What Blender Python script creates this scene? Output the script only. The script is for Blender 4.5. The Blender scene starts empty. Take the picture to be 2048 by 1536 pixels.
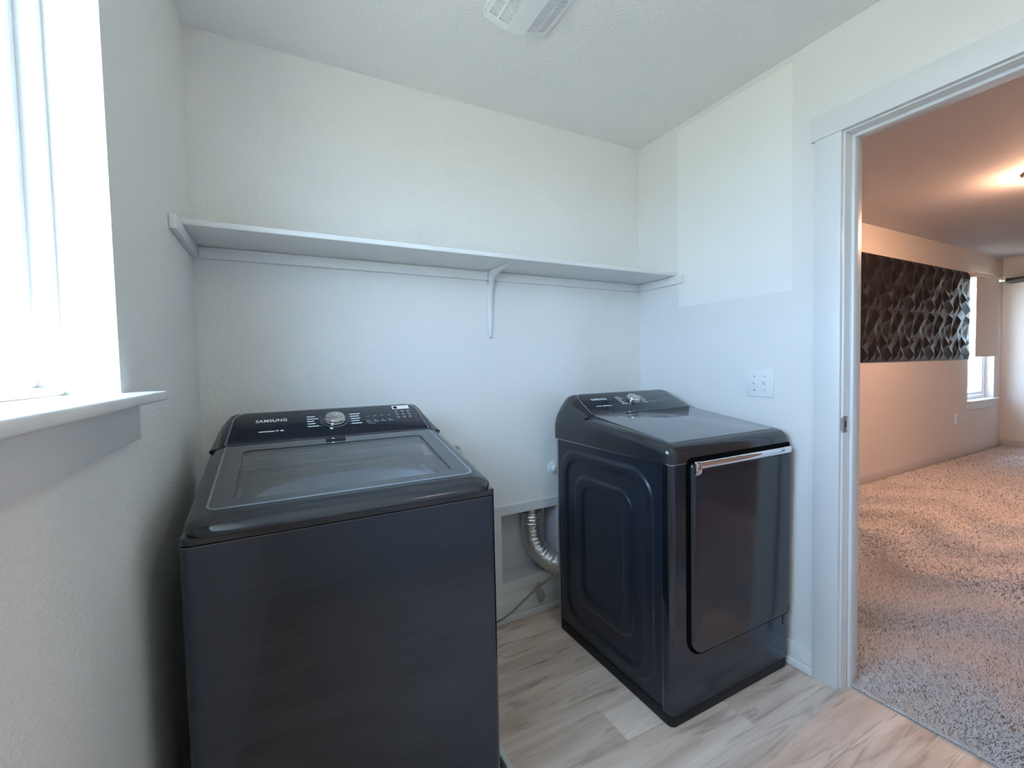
import bpy, bmesh, math, random
import numpy as np
from mathutils import Matrix, Vector

sc = bpy.context.scene
COL = sc.collection
rnd = random.Random(7)
PI = math.pi

# ------------------------------------------------------------------ camera
R = Matrix(((0.88577721, 0.03842052, -0.46251768),
            (-0.46359333, 0.0262031, -0.88566056),
            (-0.02190814, 0.99891805, 0.04102161)))
EYE = 1.247
FPX = 878.8
cd = bpy.data.cameras.new('camera')
cam = bpy.data.objects.new('camera', cd)
COL.objects.link(cam)
cam.matrix_world = Matrix.Translation((0, 0, EYE)) @ R.to_4x4()
cd.sensor_width = 36
cd.lens = FPX / 2048 * 36
cd.clip_start = 0.01
sc.camera = cam

# ------------------------------------------------------------------ world, sun, exposure
SKY_STRENGTH = 8.0
wd = bpy.data.worlds.new('World')
sc.world = wd
wd.use_nodes = True
wn = wd.node_tree.nodes
bg = wn['Background']
bg.inputs[0].default_value = (0.42, 0.67, 1.0, 1)
bg.inputs[1].default_value = SKY_STRENGTH
sd = bpy.data.lights.new('sun', 'SUN')
sd.energy = 24
sd.color = (1.0, 0.95, 0.86)
sd.angle = 0.01
sun = bpy.data.objects.new('sun', sd)
COL.objects.link(sun)
sun.rotation_euler = Vector((0.15, 0.05, -0.98)).to_track_quat('-Z', 'Y').to_euler()
sc.view_settings.view_transform = 'Standard'
sc.view_settings.look = 'None'
sc.view_settings.gamma = 1
sc.view_settings.exposure = 1.26
sc.view_settings.use_curve_mapping = False
sc.cycles.use_denoising = True
sc.cycles.max_bounces = 14
sc.cycles.diffuse_bounces = 8
sc.cycles.glossy_bounces = 6
sc.cycles.transparent_max_bounces = 12
sc.cycles.sample_clamp_indirect = 8


def portal(name, loc, rot, sx, sy):
    l = bpy.data.lights.new(name, 'AREA')
    l.shape = 'RECTANGLE'
    l.size, l.size_y = sx, sy
    l.cycles.is_portal = True
    o = bpy.data.objects.new(name, l)
    COL.objects.link(o)
    o.location = loc
    o.rotation_euler = rot
    return o


# ------------------------------------------------------------------ materials
def new_mat(name):
    m = bpy.data.materials.new(name)
    m.use_nodes = True
    return m, m.node_tree, m.node_tree.nodes['Principled BSDF']


def simple(name, col, rough=0.5, metal=0.0, spec=None, coat=0.0, emit=None, estr=0):
    m, t, p = new_mat(name)
    p.inputs['Base Color'].default_value = (*col, 1)
    p.inputs['Roughness'].default_value = rough
    p.inputs['Metallic'].default_value = metal
    if spec is not None:
        p.inputs['Specular IOR Level'].default_value = spec
    p.inputs['Coat Weight'].default_value = coat
    p.inputs['Coat Roughness'].default_value = 0.03
    if emit:
        p.inputs['Emission Color'].default_value = (*emit, 1)
        p.inputs['Emission Strength'].default_value = estr
    return m


def nd(t, kind, **kw):
    n = t.nodes.new(kind)
    for k, v in kw.items():
        setattr(n, k, v)
    return n


def textured_paint(name, col, scale, dist, rough=0.6, var=0.03):
    m, t, p = new_mat(name)
    tc = nd(t, 'ShaderNodeTexCoord')
    n1 = nd(t, 'ShaderNodeTexNoise')
    n1.inputs['Scale'].default_value = scale
    n1.inputs['Detail'].default_value = 4
    n1.inputs['Roughness'].default_value = 0.6
    t.links.new(tc.outputs['Object'], n1.inputs['Vector'])
    b = nd(t, 'ShaderNodeBump')
    b.inputs['Strength'].default_value = 0.6
    b.inputs['Distance'].default_value = dist
    t.links.new(n1.outputs['Fac'], b.inputs['Height'])
    t.links.new(b.outputs['Normal'], p.inputs['Normal'])
    n2 = nd(t, 'ShaderNodeTexNoise')
    n2.inputs['Scale'].default_value = 3
    t.links.new(tc.outputs['Object'], n2.inputs['Vector'])
    mx = nd(t, 'ShaderNodeMix', data_type='RGBA')
    mx.inputs['A'].default_value = (*[c * (1 - var) for c in col], 1)
    mx.inputs['B'].default_value = (*[min(1, c * (1 + var)) for c in col], 1)
    t.links.new(n2.outputs['Fac'], mx.inputs['Factor'])
    t.links.new(mx.outputs['Result'], p.inputs['Base Color'])
    p.inputs['Roughness'].default_value = rough
    p.inputs['Specular IOR Level'].default_value = 0.3
    return m


def brushed(name, col, r0, r1, metal=1.0, scale=(3, 3, 260), var=0.25, coat=0.0):
    m, t, p = new_mat(name)
    tc = nd(t, 'ShaderNodeTexCoord')
    mp = nd(t, 'ShaderNodeMapping')
    mp.inputs['Scale'].default_value = scale
    t.links.new(tc.outputs['Object'], mp.inputs['Vector'])
    n = nd(t, 'ShaderNodeTexNoise')
    n.inputs['Scale'].default_value = 1
    n.inputs['Detail'].default_value = 5
    t.links.new(mp.outputs['Vector'], n.inputs['Vector'])
    mr = nd(t, 'ShaderNodeMapRange')
    mr.inputs['From Min'].default_value = 0.3
    mr.inputs['From Max'].default_value = 0.7
    mr.inputs['To Min'].default_value = r0
    mr.inputs['To Max'].default_value = r1
    t.links.new(n.outputs['Fac'], mr.inputs['Value'])
    t.links.new(mr.outputs['Result'], p.inputs['Roughness'])
    mx = nd(t, 'ShaderNodeMix', data_type='RGBA')
    mx.inputs['A'].default_value = (*[c * (1 - var) for c in col], 1)
    mx.inputs['B'].default_value = (*[min(1, c * (1 + var)) for c in col], 1)
    t.links.new(n.outputs['Fac'], mx.inputs['Factor'])
    t.links.new(mx.outputs['Result'], p.inputs['Base Color'])
    p.inputs['Metallic'].default_value = metal
    p.inputs['Coat Weight'].default_value = coat
    p.inputs['Coat Roughness'].default_value = 0.05
    return m


def window_glass(name, tint=(1, 1, 1), f0=0.04, rough=0.0):
    m = bpy.data.materials.new(name)
    m.use_nodes = True
    t = m.node_tree
    t.nodes.clear()
    out = nd(t, 'ShaderNodeOutputMaterial')
    tr = nd(t, 'ShaderNodeBsdfTransparent')
    tr.inputs[0].default_value = (*tint, 1)
    gl = nd(t, 'ShaderNodeBsdfGlossy')
    gl.inputs['Roughness'].default_value = rough
    # Schlick reflectance from the facing angle, the same on both faces of the thin pane
    lw = nd(t, 'ShaderNodeLayerWeight')
    pw_ = nd(t, 'ShaderNodeMath', operation='POWER')
    pw_.inputs[1].default_value = 5
    t.links.new(lw.outputs['Facing'], pw_.inputs[0])
    fr = nd(t, 'ShaderNodeMath', operation='MULTIPLY_ADD')
    fr.inputs[1].default_value = 1 - f0
    fr.inputs[2].default_value = f0
    t.links.new(pw_.outputs[0], fr.inputs[0])
    mx = nd(t, 'ShaderNodeMixShader')
    t.links.new(fr.outputs[0], mx.inputs[0])
    t.links.new(tr.outputs[0], mx.inputs[1])
    t.links.new(gl.outputs[0], mx.inputs[2])
    t.links.new(mx.outputs[0], out.inputs[0])
    return m


def wood_plank(name):
    m, t, p = new_mat(name)
    tc = nd(t, 'ShaderNodeTexCoord')
    oi = nd(t, 'ShaderNodeObjectInfo')
    off = nd(t, 'ShaderNodeVectorMath', operation='MULTIPLY_ADD')
    off.inputs[0].default_value = (37, 91, 13)
    t.links.new(oi.outputs['Random'], off.inputs[1])
    t.links.new(tc.outputs['Object'], off.inputs[2])

    def noise(scale, detail, dist=0.0):
        mp = nd(t, 'ShaderNodeMapping')
        mp.inputs['Scale'].default_value = scale
        t.links.new(off.outputs[0], mp.inputs['Vector'])
        n = nd(t, 'ShaderNodeTexNoise')
        n.inputs['Scale'].default_value = 1
        n.inputs['Detail'].default_value = detail
        n.inputs['Distortion'].default_value = dist
        t.links.new(mp.outputs['Vector'], n.inputs['Vector'])
        return n
    broad = noise((1.6, 13, 1), 3, 0.8)
    fine = noise((6, 150, 1), 4)
    streak = noise((3.2, 24, 1), 5, 1.2)
    r1 = nd(t, 'ShaderNodeValToRGB')
    r1.color_ramp.elements[0].position = 0.30
    r1.color_ramp.elements[0].color = (0.52, 0.405, 0.325, 1)
    r1.color_ramp.elements[1].position = 0.68
    r1.color_ramp.elements[1].color = (0.74, 0.615, 0.53, 1)
    t.links.new(broad.outputs['Fac'], r1.inputs[0])
    r2 = nd(t, 'ShaderNodeValToRGB')
    r2.color_ramp.elements[0].position = 0.28
    r2.color_ramp.elements[0].color = (0.42, 0.36, 0.33, 1)
    r2.color_ramp.elements[1].position = 0.46
    r2.color_ramp.elements[1].color = (1, 1, 1, 1)
    t.links.new(streak.outputs['Fac'], r2.inputs[0])
    mu = nd(t, 'ShaderNodeMix', data_type='RGBA', blend_type='MULTIPLY')
    mu.inputs['Factor'].default_value = 0.7
    t.links.new(r1.outputs[0], mu.inputs['A'])
    t.links.new(r2.outputs[0], mu.inputs['B'])
    r3 = nd(t, 'ShaderNodeMapRange')
    r3.inputs['To Min'].default_value = 0.86
    r3.inputs['To Max'].default_value = 1.1
    t.links.new(fine.outputs['Fac'], r3.inputs['Value'])
    r4 = nd(t, 'ShaderNodeMapRange')
    r4.inputs['To Min'].default_value = 1.10
    r4.inputs['To Max'].default_value = 1.22
    t.links.new(oi.outputs['Random'], r4.inputs['Value'])
    mm = nd(t, 'ShaderNodeMath', operation='MULTIPLY')
    t.links.new(r3.outputs[0], mm.inputs[0])
    t.links.new(r4.outputs[0], mm.inputs[1])
    sc_ = nd(t, 'ShaderNodeVectorMath', operation='SCALE')
    t.links.new(mu.outputs['Result'], sc_.inputs[0])
    t.links.new(mm.outputs[0], sc_.inputs['Scale'])
    t.links.new(sc_.outputs[0], p.inputs['Base Color'])
    p.inputs['Roughness'].default_value = 0.42
    b = nd(t, 'ShaderNodeBump')
    b.inputs['Strength'].default_value = 0.25
    b.inputs['Distance'].default_value = 0.0006
    t.links.new(fine.outputs['Fac'], b.inputs['Height'])
    t.links.new(b.outputs['Normal'], p.inputs['Normal'])
    return m


def carpet_mat(name):
    m, t, p = new_mat(name)
    at = nd(t, 'ShaderNodeAttribute', attribute_name='tuft')
    r = nd(t, 'ShaderNodeValToRGB')
    e = r.color_ramp.elements
    e[0].position, e[0].color = 0.0, (0.24, 0.21, 0.20, 1)
    e[1].position, e[1].color = 1.0, (0.93, 0.89, 0.88, 1)
    k = e.new(0.3)
    k.color = (0.68, 0.64, 0.625, 1)
    t.links.new(at.outputs['Fac'], r.inputs[0])
    t.links.new(r.outputs[0], p.inputs['Base Color'])
    p.inputs['Roughness'].default_value = 0.95
    p.inputs['Specular IOR Level'].default_value = 0.1
    return m


def foil_mat(name):
    m, t, p = new_mat(name)
    tc = nd(t, 'ShaderNodeTexCoord')
    n = nd(t, 'ShaderNodeTexNoise')
    n.inputs['Scale'].default_value = 130
    n.inputs['Detail'].default_value = 3
    t.links.new(tc.outputs['Object'], n.inputs['Vector'])
    b = nd(t, 'ShaderNodeBump')
    b.inputs['Strength'].default_value = 0.8
    b.inputs['Distance'].default_value = 0.004
    t.links.new(n.outputs['Fac'], b.inputs['Height'])
    t.links.new(b.outputs['Normal'], p.inputs['Normal'])
    p.inputs['Base Color'].default_value = (0.72, 0.71, 0.68, 1)
    p.inputs['Metallic'].default_value = 1
    p.inputs['Roughness'].default_value = 0.28
    return m


M = {}
M['wall'] = textured_paint('wall_paint', (0.83, 0.82, 0.79), 95, 0.0055)
M['smooth_wall'] = textured_paint('smooth_wall_paint', (0.80, 0.79, 0.765), 60, 0.0003)
M['patch'] = textured_paint('lighter_wall_patch_paint', (0.86, 0.855, 0.82), 60, 0.0003, 0.5)
M['ceiling'] = textured_paint('ceiling_paint', (0.83, 0.82, 0.805), 85, 0.006, 0.8)
M['trim'] = simple('white_trim_paint', (0.74, 0.745, 0.74), 0.35)
M['shelf'] = textured_paint('white_shelf_paint', (0.78, 0.78, 0.77), 40, 0.0002, 0.4)
M['niche'] = textured_paint('niche_plastic', (0.62, 0.62, 0.64), 30, 0.0003, 0.5, 0.06)
M['vinyl'] = simple('white_vinyl', (0.82, 0.83, 0.84), 0.3)
M['plank'] = wood_plank('vinyl_plank')
M['subfloor'] = simple('subfloor', (0.10, 0.08, 0.07), 0.9)
M['carpet'] = carpet_mat('carpet_pile')
M['carpet_base'] = textured_paint('carpet_backing', (0.30, 0.265, 0.245), 300, 0.004, 0.95, 0.2)
M['den_wall'] = textured_paint('den_wall_paint', (0.74, 0.67, 0.60), 150, 0.002)
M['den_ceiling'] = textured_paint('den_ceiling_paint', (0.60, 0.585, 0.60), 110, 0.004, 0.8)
M['den_trim'] = simple('den_trim_paint', (0.60, 0.55, 0.51), 0.4)
M['steel_black'] = brushed('black_stainless', (0.072, 0.083, 0.106), 0.09, 0.18, 0.9)
M['gloss_black'] = simple('gloss_black_plastic', (0.018, 0.021, 0.028), 0.13, 0.0, 0.6)
M['cover_black'] = simple('dark_cover_plastic', (0.020, 0.022, 0.026), 0.16, 0.0, 0.7)
M['side_black'] = simple('black_painted_steel', (0.011, 0.015, 0.024), 0.28, 0.0, 0.5)
M['matte_black'] = simple('matte_black', (0.006, 0.006, 0.007), 0.6)
M['gap_shade_black'] = simple('gap_shade_black', (0.002, 0.002, 0.002), 0.8, 0.0, 0.05)
M['bright_edge'] = simple('bright_metal_edge', (0.42, 0.44, 0.48), 0.22, 1.0)
M['console_glass'] = simple('console_glass', (0.006, 0.009, 0.020), 0.06, 0.0, 0.5)
M['top_glass'] = simple('grey_tempered_glass', (0.165, 0.18, 0.205), 0.06, 0.0, 1.0)
M['border_glass'] = simple('grey_glass_border', (0.045, 0.049, 0.056), 0.06, 0.0, 1.0)
M['lid_glass'] = window_glass('lid_window_glass', (0.80, 0.82, 0.85), 0.13, 0.02)
M['tub_grey'] = simple('grey_tub_plastic', (0.50, 0.53, 0.56), 0.4)
M['tub_bright'] = simple('pale_drum', (0.66, 0.70, 0.75), 0.35)
M['line_grey'] = simple('grey_print_line', (0.20, 0.215, 0.235), 0.3)
M['chrome'] = simple('chrome', (0.86, 0.86, 0.87), 0.08, 1.0)
M['knob_steel'] = brushed('turned_steel', (0.66, 0.65, 0.63), 0.22, 0.34, 1.0, (260, 260, 3), 0.1)
M['dark_edge'] = simple('dark_metal_edge', (0.18, 0.185, 0.20), 0.25, 1.0)
M['ink_white'] = simple('white_ink', (0.78, 0.80, 0.82), 0.5)
M['ink_grey'] = simple('grey_ink', (0.32, 0.34, 0.38), 0.5)
M['sticker'] = simple('white_sticker', (0.85, 0.85, 0.85), 0.5)
M['foil'] = foil_mat('aluminium_foil')
M['galv'] = simple('galvanised_steel', (0.45, 0.45, 0.44), 0.35, 1.0)
M['braid'] = simple('grey_braided_hose', (0.26, 0.26, 0.25), 0.4, 0.5)
M['silver_tag'] = brushed('silver_tag_foil', (0.66, 0.66, 0.64), 0.25, 0.4, 0.8, (60, 60, 9), 0.2)
M['white_plastic'] = simple('white_plastic', (0.80, 0.81, 0.82), 0.35)
M['slot'] = simple('dark_slot', (0.05, 0.05, 0.05), 0.6)
M['pan_plastic'] = simple('white_pan_plastic', (0.74, 0.78, 0.78), 0.4)
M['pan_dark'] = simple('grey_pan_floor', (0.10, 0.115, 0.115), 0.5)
M['panel_black'] = simple('black_relief_plastic', (0.012, 0.009, 0.0085), 0.32, 0.0, 0.28)
M['blind'] = simple('beige_blind_fabric', (0.82, 0.75, 0.70), 0.8)
M['espresso'] = simple('espresso_wood', (0.022, 0.014, 0.012), 0.4)
M['nickel'] = simple('satin_nickel', (0.55, 0.53, 0.50), 0.3, 1.0)
M['lamp'] = simple('warm_lamp_glass', (0.9, 0.85, 0.75), 0.4, emit=(1.0, 0.55, 0.34), estr=74)
M['fill_lamp_white'] = simple('fill_lamp_glass', (0.9, 0.9, 0.9), 0.4, emit=(1.0, 0.86, 0.72), estr=4.2)
M['glass'] = window_glass('window_pane_glass')
M['lawn'] = textured_paint('lawn', (0.21, 0.215, 0.16), 4, 0.02, 0.9, 0.2)
M['siding'] = simple('house_siding', (0.6, 0.6, 0.58), 0.7)


# ------------------------------------------------------------------ mesh helpers
def finish(bm, ang=35):
    bmesh.ops.recalc_face_normals(bm, faces=bm.faces)
    for f in bm.faces:
        f.smooth = True
    lim = math.radians(ang)
    for e in bm.edges:
        if len(e.link_faces) == 2:
            e.smooth = e.calc_face_angle(0) < lim
        else:
            e.smooth = False


def obj(name, bm, mat, parent=None, kind=None, loc=None, ang=35, label=None):
    finish(bm, ang)
    me = bpy.data.meshes.new(name)
    bm.to_mesh(me)
    bm.free()
    me.materials.append(mat)
    o = bpy.data.objects.new(name, me)
    COL.objects.link(o)
    if parent:
        o.parent = parent
    if kind:
        o['kind'] = kind
    if loc:
        o.location = loc
    if label:
        o['label'] = label
    return o


def tag(o, label, cat, group=None):
    o['label'] = label
    o['category'] = cat
    if group:
        o['group'] = group
    return o


def thing(name, label, cat, loc=(0, 0, 0), group=None, rot=0):
    o = bpy.data.objects.new(name, None)
    o.empty_display_size = 0.05
    COL.objects.link(o)
    o.location = loc
    o.rotation_euler = (0, 0, rot)
    return tag(o, label, cat, group)


def bx(bm, x0, x1, y0, y1, z0, z1):
    vs = [bm.verts.new((x, y, z)) for x in (x0, x1) for y in (y0, y1) for z in (z0, z1)]
    for f in ((0, 1, 3, 2), (4, 6, 7, 5), (0, 4, 5, 1), (2, 3, 7, 6), (0, 2, 6, 4), (1, 5, 7, 3)):
        bm.faces.new([vs[i] for i in f])
    return vs


def bevel(bm, w, seg=2, ang=30, edges=None):
    bmesh.ops.recalc_face_normals(bm, faces=bm.faces)
    if edges is None:
        edges = [e for e in bm.edges if len(e.link_faces) == 2 and e.calc_face_angle(0) > math.radians(ang)]
    bmesh.ops.bevel(bm, geom=edges, offset=w, segments=seg, profile=0.5, affect='EDGES', clamp_overlap=True)


def box(x0, x1, y0, y1, z0, z1, bv=0.0, seg=2):
    bm = bmesh.new()
    bx(bm, x0, x1, y0, y1, z0, z1)
    if bv:
        bevel(bm, bv, seg)
    return bm


def boxes(lst, bv=0.0, seg=1):
    bm = bmesh.new()
    for b in lst:
        bx(bm, *b)
    if bv:
        bevel(bm, bv, seg)
    return bm


def rrect(x0, x1, y0, y1, r, n=6):
    """rounded rectangle, counter-clockwise; r may be (bl, br, tr, tl)"""
    if not isinstance(r, (tuple, list)):
        r = (r,) * 4
    pts = []
    for (cx, cy, rr, a0) in ((x0 + r[0], y0 + r[0], r[0], PI), (x1 - r[1], y0 + r[1], r[1], 1.5 * PI),
                             (x1 - r[2], y1 - r[2], r[2], 0), (x0 + r[3], y1 - r[3], r[3], 0.5 * PI)):
        for i in range(n + 1):
            a = a0 + 0.5 * PI * i / n
            pts.append((cx + rr * math.cos(a), cy + rr * math.sin(a)))
    return pts


def loft(bm, loops, cap0=True, cap1=True, closed=True):
    rows = [[bm.verts.new(p) for p in lp] for lp in loops]
    n = len(rows[0])
    for a, b in zip(rows, rows[1:]):
        for i in range(n if closed else n - 1):
            j = (i + 1) % n
            bm.faces.new((a[i], a[j], b[j], b[i]))
    if cap0:
        bm.faces.new(rows[0][::-1])
    if cap1:
        bm.faces.new(rows[-1])
    return rows


def prism(pts, fn, h0, h1, bv=0.0, seg=2):
    """extrude a 2-D outline; fn(u, v, h) -> 3-D"""
    bm = bmesh.new()
    loft(bm, [[fn(u, v, h0) for u, v in pts], [fn(u, v, h1) for u, v in pts]])
    if bv:
        bevel(bm, bv, seg, 50)
    return bm


def ring(outer, inner, fn, h0, h1, bv=0.0):
    """flat frame between two outlines with the same number of points"""
    bm = bmesh.new()
    L = [[fn(u, v, h0) for u, v in inner], [fn(u, v, h1) for u, v in inner],
         [fn(u, v, h1) for u, v in outer], [fn(u, v, h0) for u, v in outer]]
    rows = [[bm.verts.new(p) for p in lp] for lp in L]
    n = len(rows[0])
    for k in range(4):
        a, b = rows[k], rows[(k + 1) % 4]
        for i in range(n):
            j = (i + 1) % n
            bm.faces.new((a[i], a[j], b[j], b[i]))
    if bv:
        bevel(bm, bv, 2, 50)
    return bm


def tube(pts, r, seg=10, caps=True, radii=None):
    bm = bmesh.new()
    P = [Vector(p) for p in pts]
    loops = []
    up = Vector((0, 0, 1))
    prev = None
    for i, p in enumerate(P):
        d = (P[min(i + 1, len(P) - 1)] - P[max(i - 1, 0)]).normalized()
        if prev is None:
            a = d.cross(up if abs(d.z) < 0.95 else Vector((1, 0, 0))).normalized()
        else:
            a = (prev - d * prev.dot(d)).normalized()
        prev = a
        b = d.cross(a)
        rr = radii[i] if radii else r
        loops.append([p + rr * (math.cos(t) * a + math.sin(t) * b) for t in [2 * PI * k / seg for k in range(seg)]])
    loft(bm, loops, caps, caps)
    return bm


def smooth_path(ctrl, n=12):
    P = [Vector(c) for c in ctrl]
    P = [2 * P[0] - P[1]] + P + [2 * P[-1] - P[-2]]
    out = []
    for i in range(1, len(P) - 2):
        for k in range(n):
            t = k / n
            p0, p1, p2, p3 = P[i - 1:i + 3]
            out.append(0.5 * ((2 * p1) + (p2 - p0) * t + (2 * p0 - 5 * p1 + 4 * p2 - p3) * t * t
                              + (3 * p1 - p0 - 3 * p2 + p3) * t ** 3))
    out.append(P[-2])
    return out


def lathe(prof, fn, seg=40):
    """prof: (radius, height) list; fn(u, v, h) -> 3-D"""
    bm = bmesh.new()
    loops = []
    for r, h in prof:
        loops.append([fn(r * math.cos(2 * PI * k / seg), r * math.sin(2 * PI * k / seg), h) for k in range(seg)])
    loft(bm, loops)
    return bm


def text_obj(name, body, size, mat, parent, mw, sx=1.0, offset=0.0):
    cu = bpy.data.curves.new(name, 'FONT')
    cu.body = body
    cu.size = size
    cu.align_x = 'CENTER'
    cu.align_y = 'CENTER'
    cu.offset = offset
    cu.extrude = 0.0002
    cu.space_character = 1.08
    cu.resolution_u = 4
    cu.materials.append(mat)
    tmp = bpy.data.objects.new('tmp', cu)
    COL.objects.link(tmp)
    dg = bpy.context.evaluated_depsgraph_get()
    me = bpy.data.meshes.new_from_object(tmp.evaluated_get(dg))
    bpy.data.objects.remove(tmp)
    me.name = name
    o = bpy.data.objects.new(name, me)
    COL.objects.link(o)
    o.parent = parent
    o.matrix_local = mw @ Matrix.Diagonal((sx, 1, 1, 1))
    return o


# ------------------------------------------------------------------ room shell
XL, XR, YB, YF, H = -0.2615, 1.8187, 1.89, -0.51, 2.44
T = 0.14
XR2 = XR + 0.116
DY0, DY1, DZ = 0.04, 0.862, 2.056             # doorway in the right wall
WY0, WY1, WZ0, WZ1 = 0.10, 1.04, 1.195, 2.16  # window in the left wall
NX0, NX1, NZ0, NZ1 = 0.906, 1.232, 0.19, 0.527  # duct niche in the back wall

st = lambda name, bm, mat, parent=None: obj(name, bm, mat, parent, 'structure')
st('wall_left', boxes([(XL - T, XL, YF - T, WY0, 0, H), (XL - T, XL, WY1, YB + T, 0, H),
                       (XL - T, XL, WY0, WY1, 0, WZ0), (XL - T, XL, WY0, WY1, WZ1, H)]), M['wall'])
wb = st('wall_back', boxes([(XL, NX0, YB, YB + T, 0, H), (NX1, XR, YB, YB + T, 0, H),
                            (NX0, NX1, YB, YB + T, 0, NZ0), (NX0, NX1, YB, YB + T, NZ1, H)]), M['wall'])
wr = st('wall_right', boxes([(XR, XR2, DY1 + 0.019, YB + T + 0.3, 0, H), (XR, XR2, YF - T, DY0 - 0.019, 0, H),
                             (XR, XR2, DY0 - 0.019, DY1 + 0.019, DZ + 0.019, H)]), M['smooth_wall'])
st('wall_front', box(XL, XR, YF - T, YF, 0, H), M['wall'])
st('ceiling', box(XL - T, XR2, YF - T, YB + T, H, H + 0.1), M['ceiling'])
obj('paint_patch', box(XR - 0.0012, XR + 0.001, 1.046, 1.615, 1.525, 2.412), M['patch'], wr,
    label='lighter rectangular patch of white paint')

# floor with planks
fl = st('floor', box(XL - T, 1.872, YF - T, YB + T, -0.08, -0.004), M['subfloor'])
plank_mesh = {}


def plank(x0, x1, y0, y1):
    w, d = round(x1 - x0, 3), round(y1 - y0, 3)
    key = (w, d)
    if key not in plank_mesh:
        bm = box(-w / 2 + 0.0002, w / 2 - 0.0002, -d / 2 + 0.0002, d / 2 - 0.0002, -0.004, 0, 0.0005, 1)
        o = obj('floor_plank', bm, M['plank'], fl)
        plank_mesh[key] = o.data
    else:
        o = bpy.data.objects.new('floor_plank', plank_mesh[key])
        COL.objects.link(o)
        o.parent = fl
    o.location = ((x0 + x1) / 2, (y0 + y1) / 2, 0)


PW, PL = 0.18, 1.22
rows = [1.618 + PW * k for k in range(-12, 3)]
starts = {10: 0.968 - PL, 9: -0.55}
seq = [0.0, 0.43, 0.86, 0.22, 0.65, 1.05, 0.31]
for i, y0 in enumerate(rows):
    y1 = min(y0 + PW, YB + 0.0)
    y0 = max(y0, YF)
    if y1 - y0 < 0.02:
        continue
    xend = 1.872 if (y0 > DY0 - 0.01 and y1 < DY1 + 0.05) else XR
    x = starts.get(i - 1, XL - PL + seq[i % 7])
    x = XL - PL + seq[i % 7]
    if abs(y0 - 1.078) < 0.01:
        x = 0.968 - 2 * PL
    while x < xend - 0.001:
        a, b = max(x, XL), min(x + PL, xend)
        if b - a > 0.01:
            plank(a, b, y0, y1)
        x += PL

# baseboards of the laundry room
def baseboard(name, x0, x1, y0, y1, nx, ny, mat=None, h=0.095, shoe=True, z0=0.0):
    mat = mat or M['trim']
    lst = [(x0, x1, y0, y1, z0, h)]
    bm = bmesh.new()
    bx(bm, x0, x1, y0, y1, z0, h)
    bevel(bm, 0.003, 2)
    o = st(name, bm, mat)
    if shoe:
        if nx:
            xs = (x1, x1 + 0.014) if nx > 0 else (x0 - 0.014, x0)
            ys = (y0, y1)
        else:
            xs = (x0, x1)
            ys = (y1, y1 + 0.014) if ny > 0 else (y0 - 0.014, y0)
        obj('shoe_moulding', box(xs[0], xs[1], ys[0], ys[1], z0, z0 + 0.034, 0.008, 3), mat, o)
    return o


baseboard('baseboard_back', XL, XR, YB - 0.014, YB, 0, -1)
baseboard('baseboard_right', XR - 0.014, XR, 0.952, YB - 0.03, -1, 0)
baseboard('baseboard_left', XL, XL + 0.014, YF + 0.03, YB - 0.03, 1, 0)
baseboard('baseboard_front', XL + 0.03, XR - 0.03, YF, YF + 0.014, 0, 1)

# duct niche: box set into the back wall and its flat white surround
e_ = 0.0015
bm = boxes([(NX0 + e_, NX1 - e_, YB + 0.118, YB + 0.126, NZ0 + e_, NZ1 - e_),
            (NX0 + e_, NX0 + 0.005, YB, YB + 0.118, NZ0 + e_, NZ1 - e_), (NX1 - 0.005, NX1 - e_, YB, YB + 0.118, NZ0 + e_, NZ1 - e_),
            (NX0 + 0.005, NX1 - 0.005, YB, YB + 0.118, NZ0 + e_, NZ0 + 0.005), (NX0 + 0.005, NX1 - 0.005, YB, YB + 0.118, NZ1 - 0.005, NZ1 - e_)])
obj('niche_box', bm, M['niche'], wb, label='recessed grey white box for the dryer duct')
tr = obj('niche_surround', boxes([(0.866, 0.906, YB - 0.013, YB, 0.15, 0.572), (1.232, 1.272, YB - 0.013, YB, 0.15, 0.572),
                                  (0.906, 1.232, YB - 0.013, YB, 0.527, 0.572), (0.906, 1.232, YB - 0.013, YB, 0.15, 0.19)]),
         M['trim'], None, 'structure')
tr.name = 'trim_2'

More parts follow.
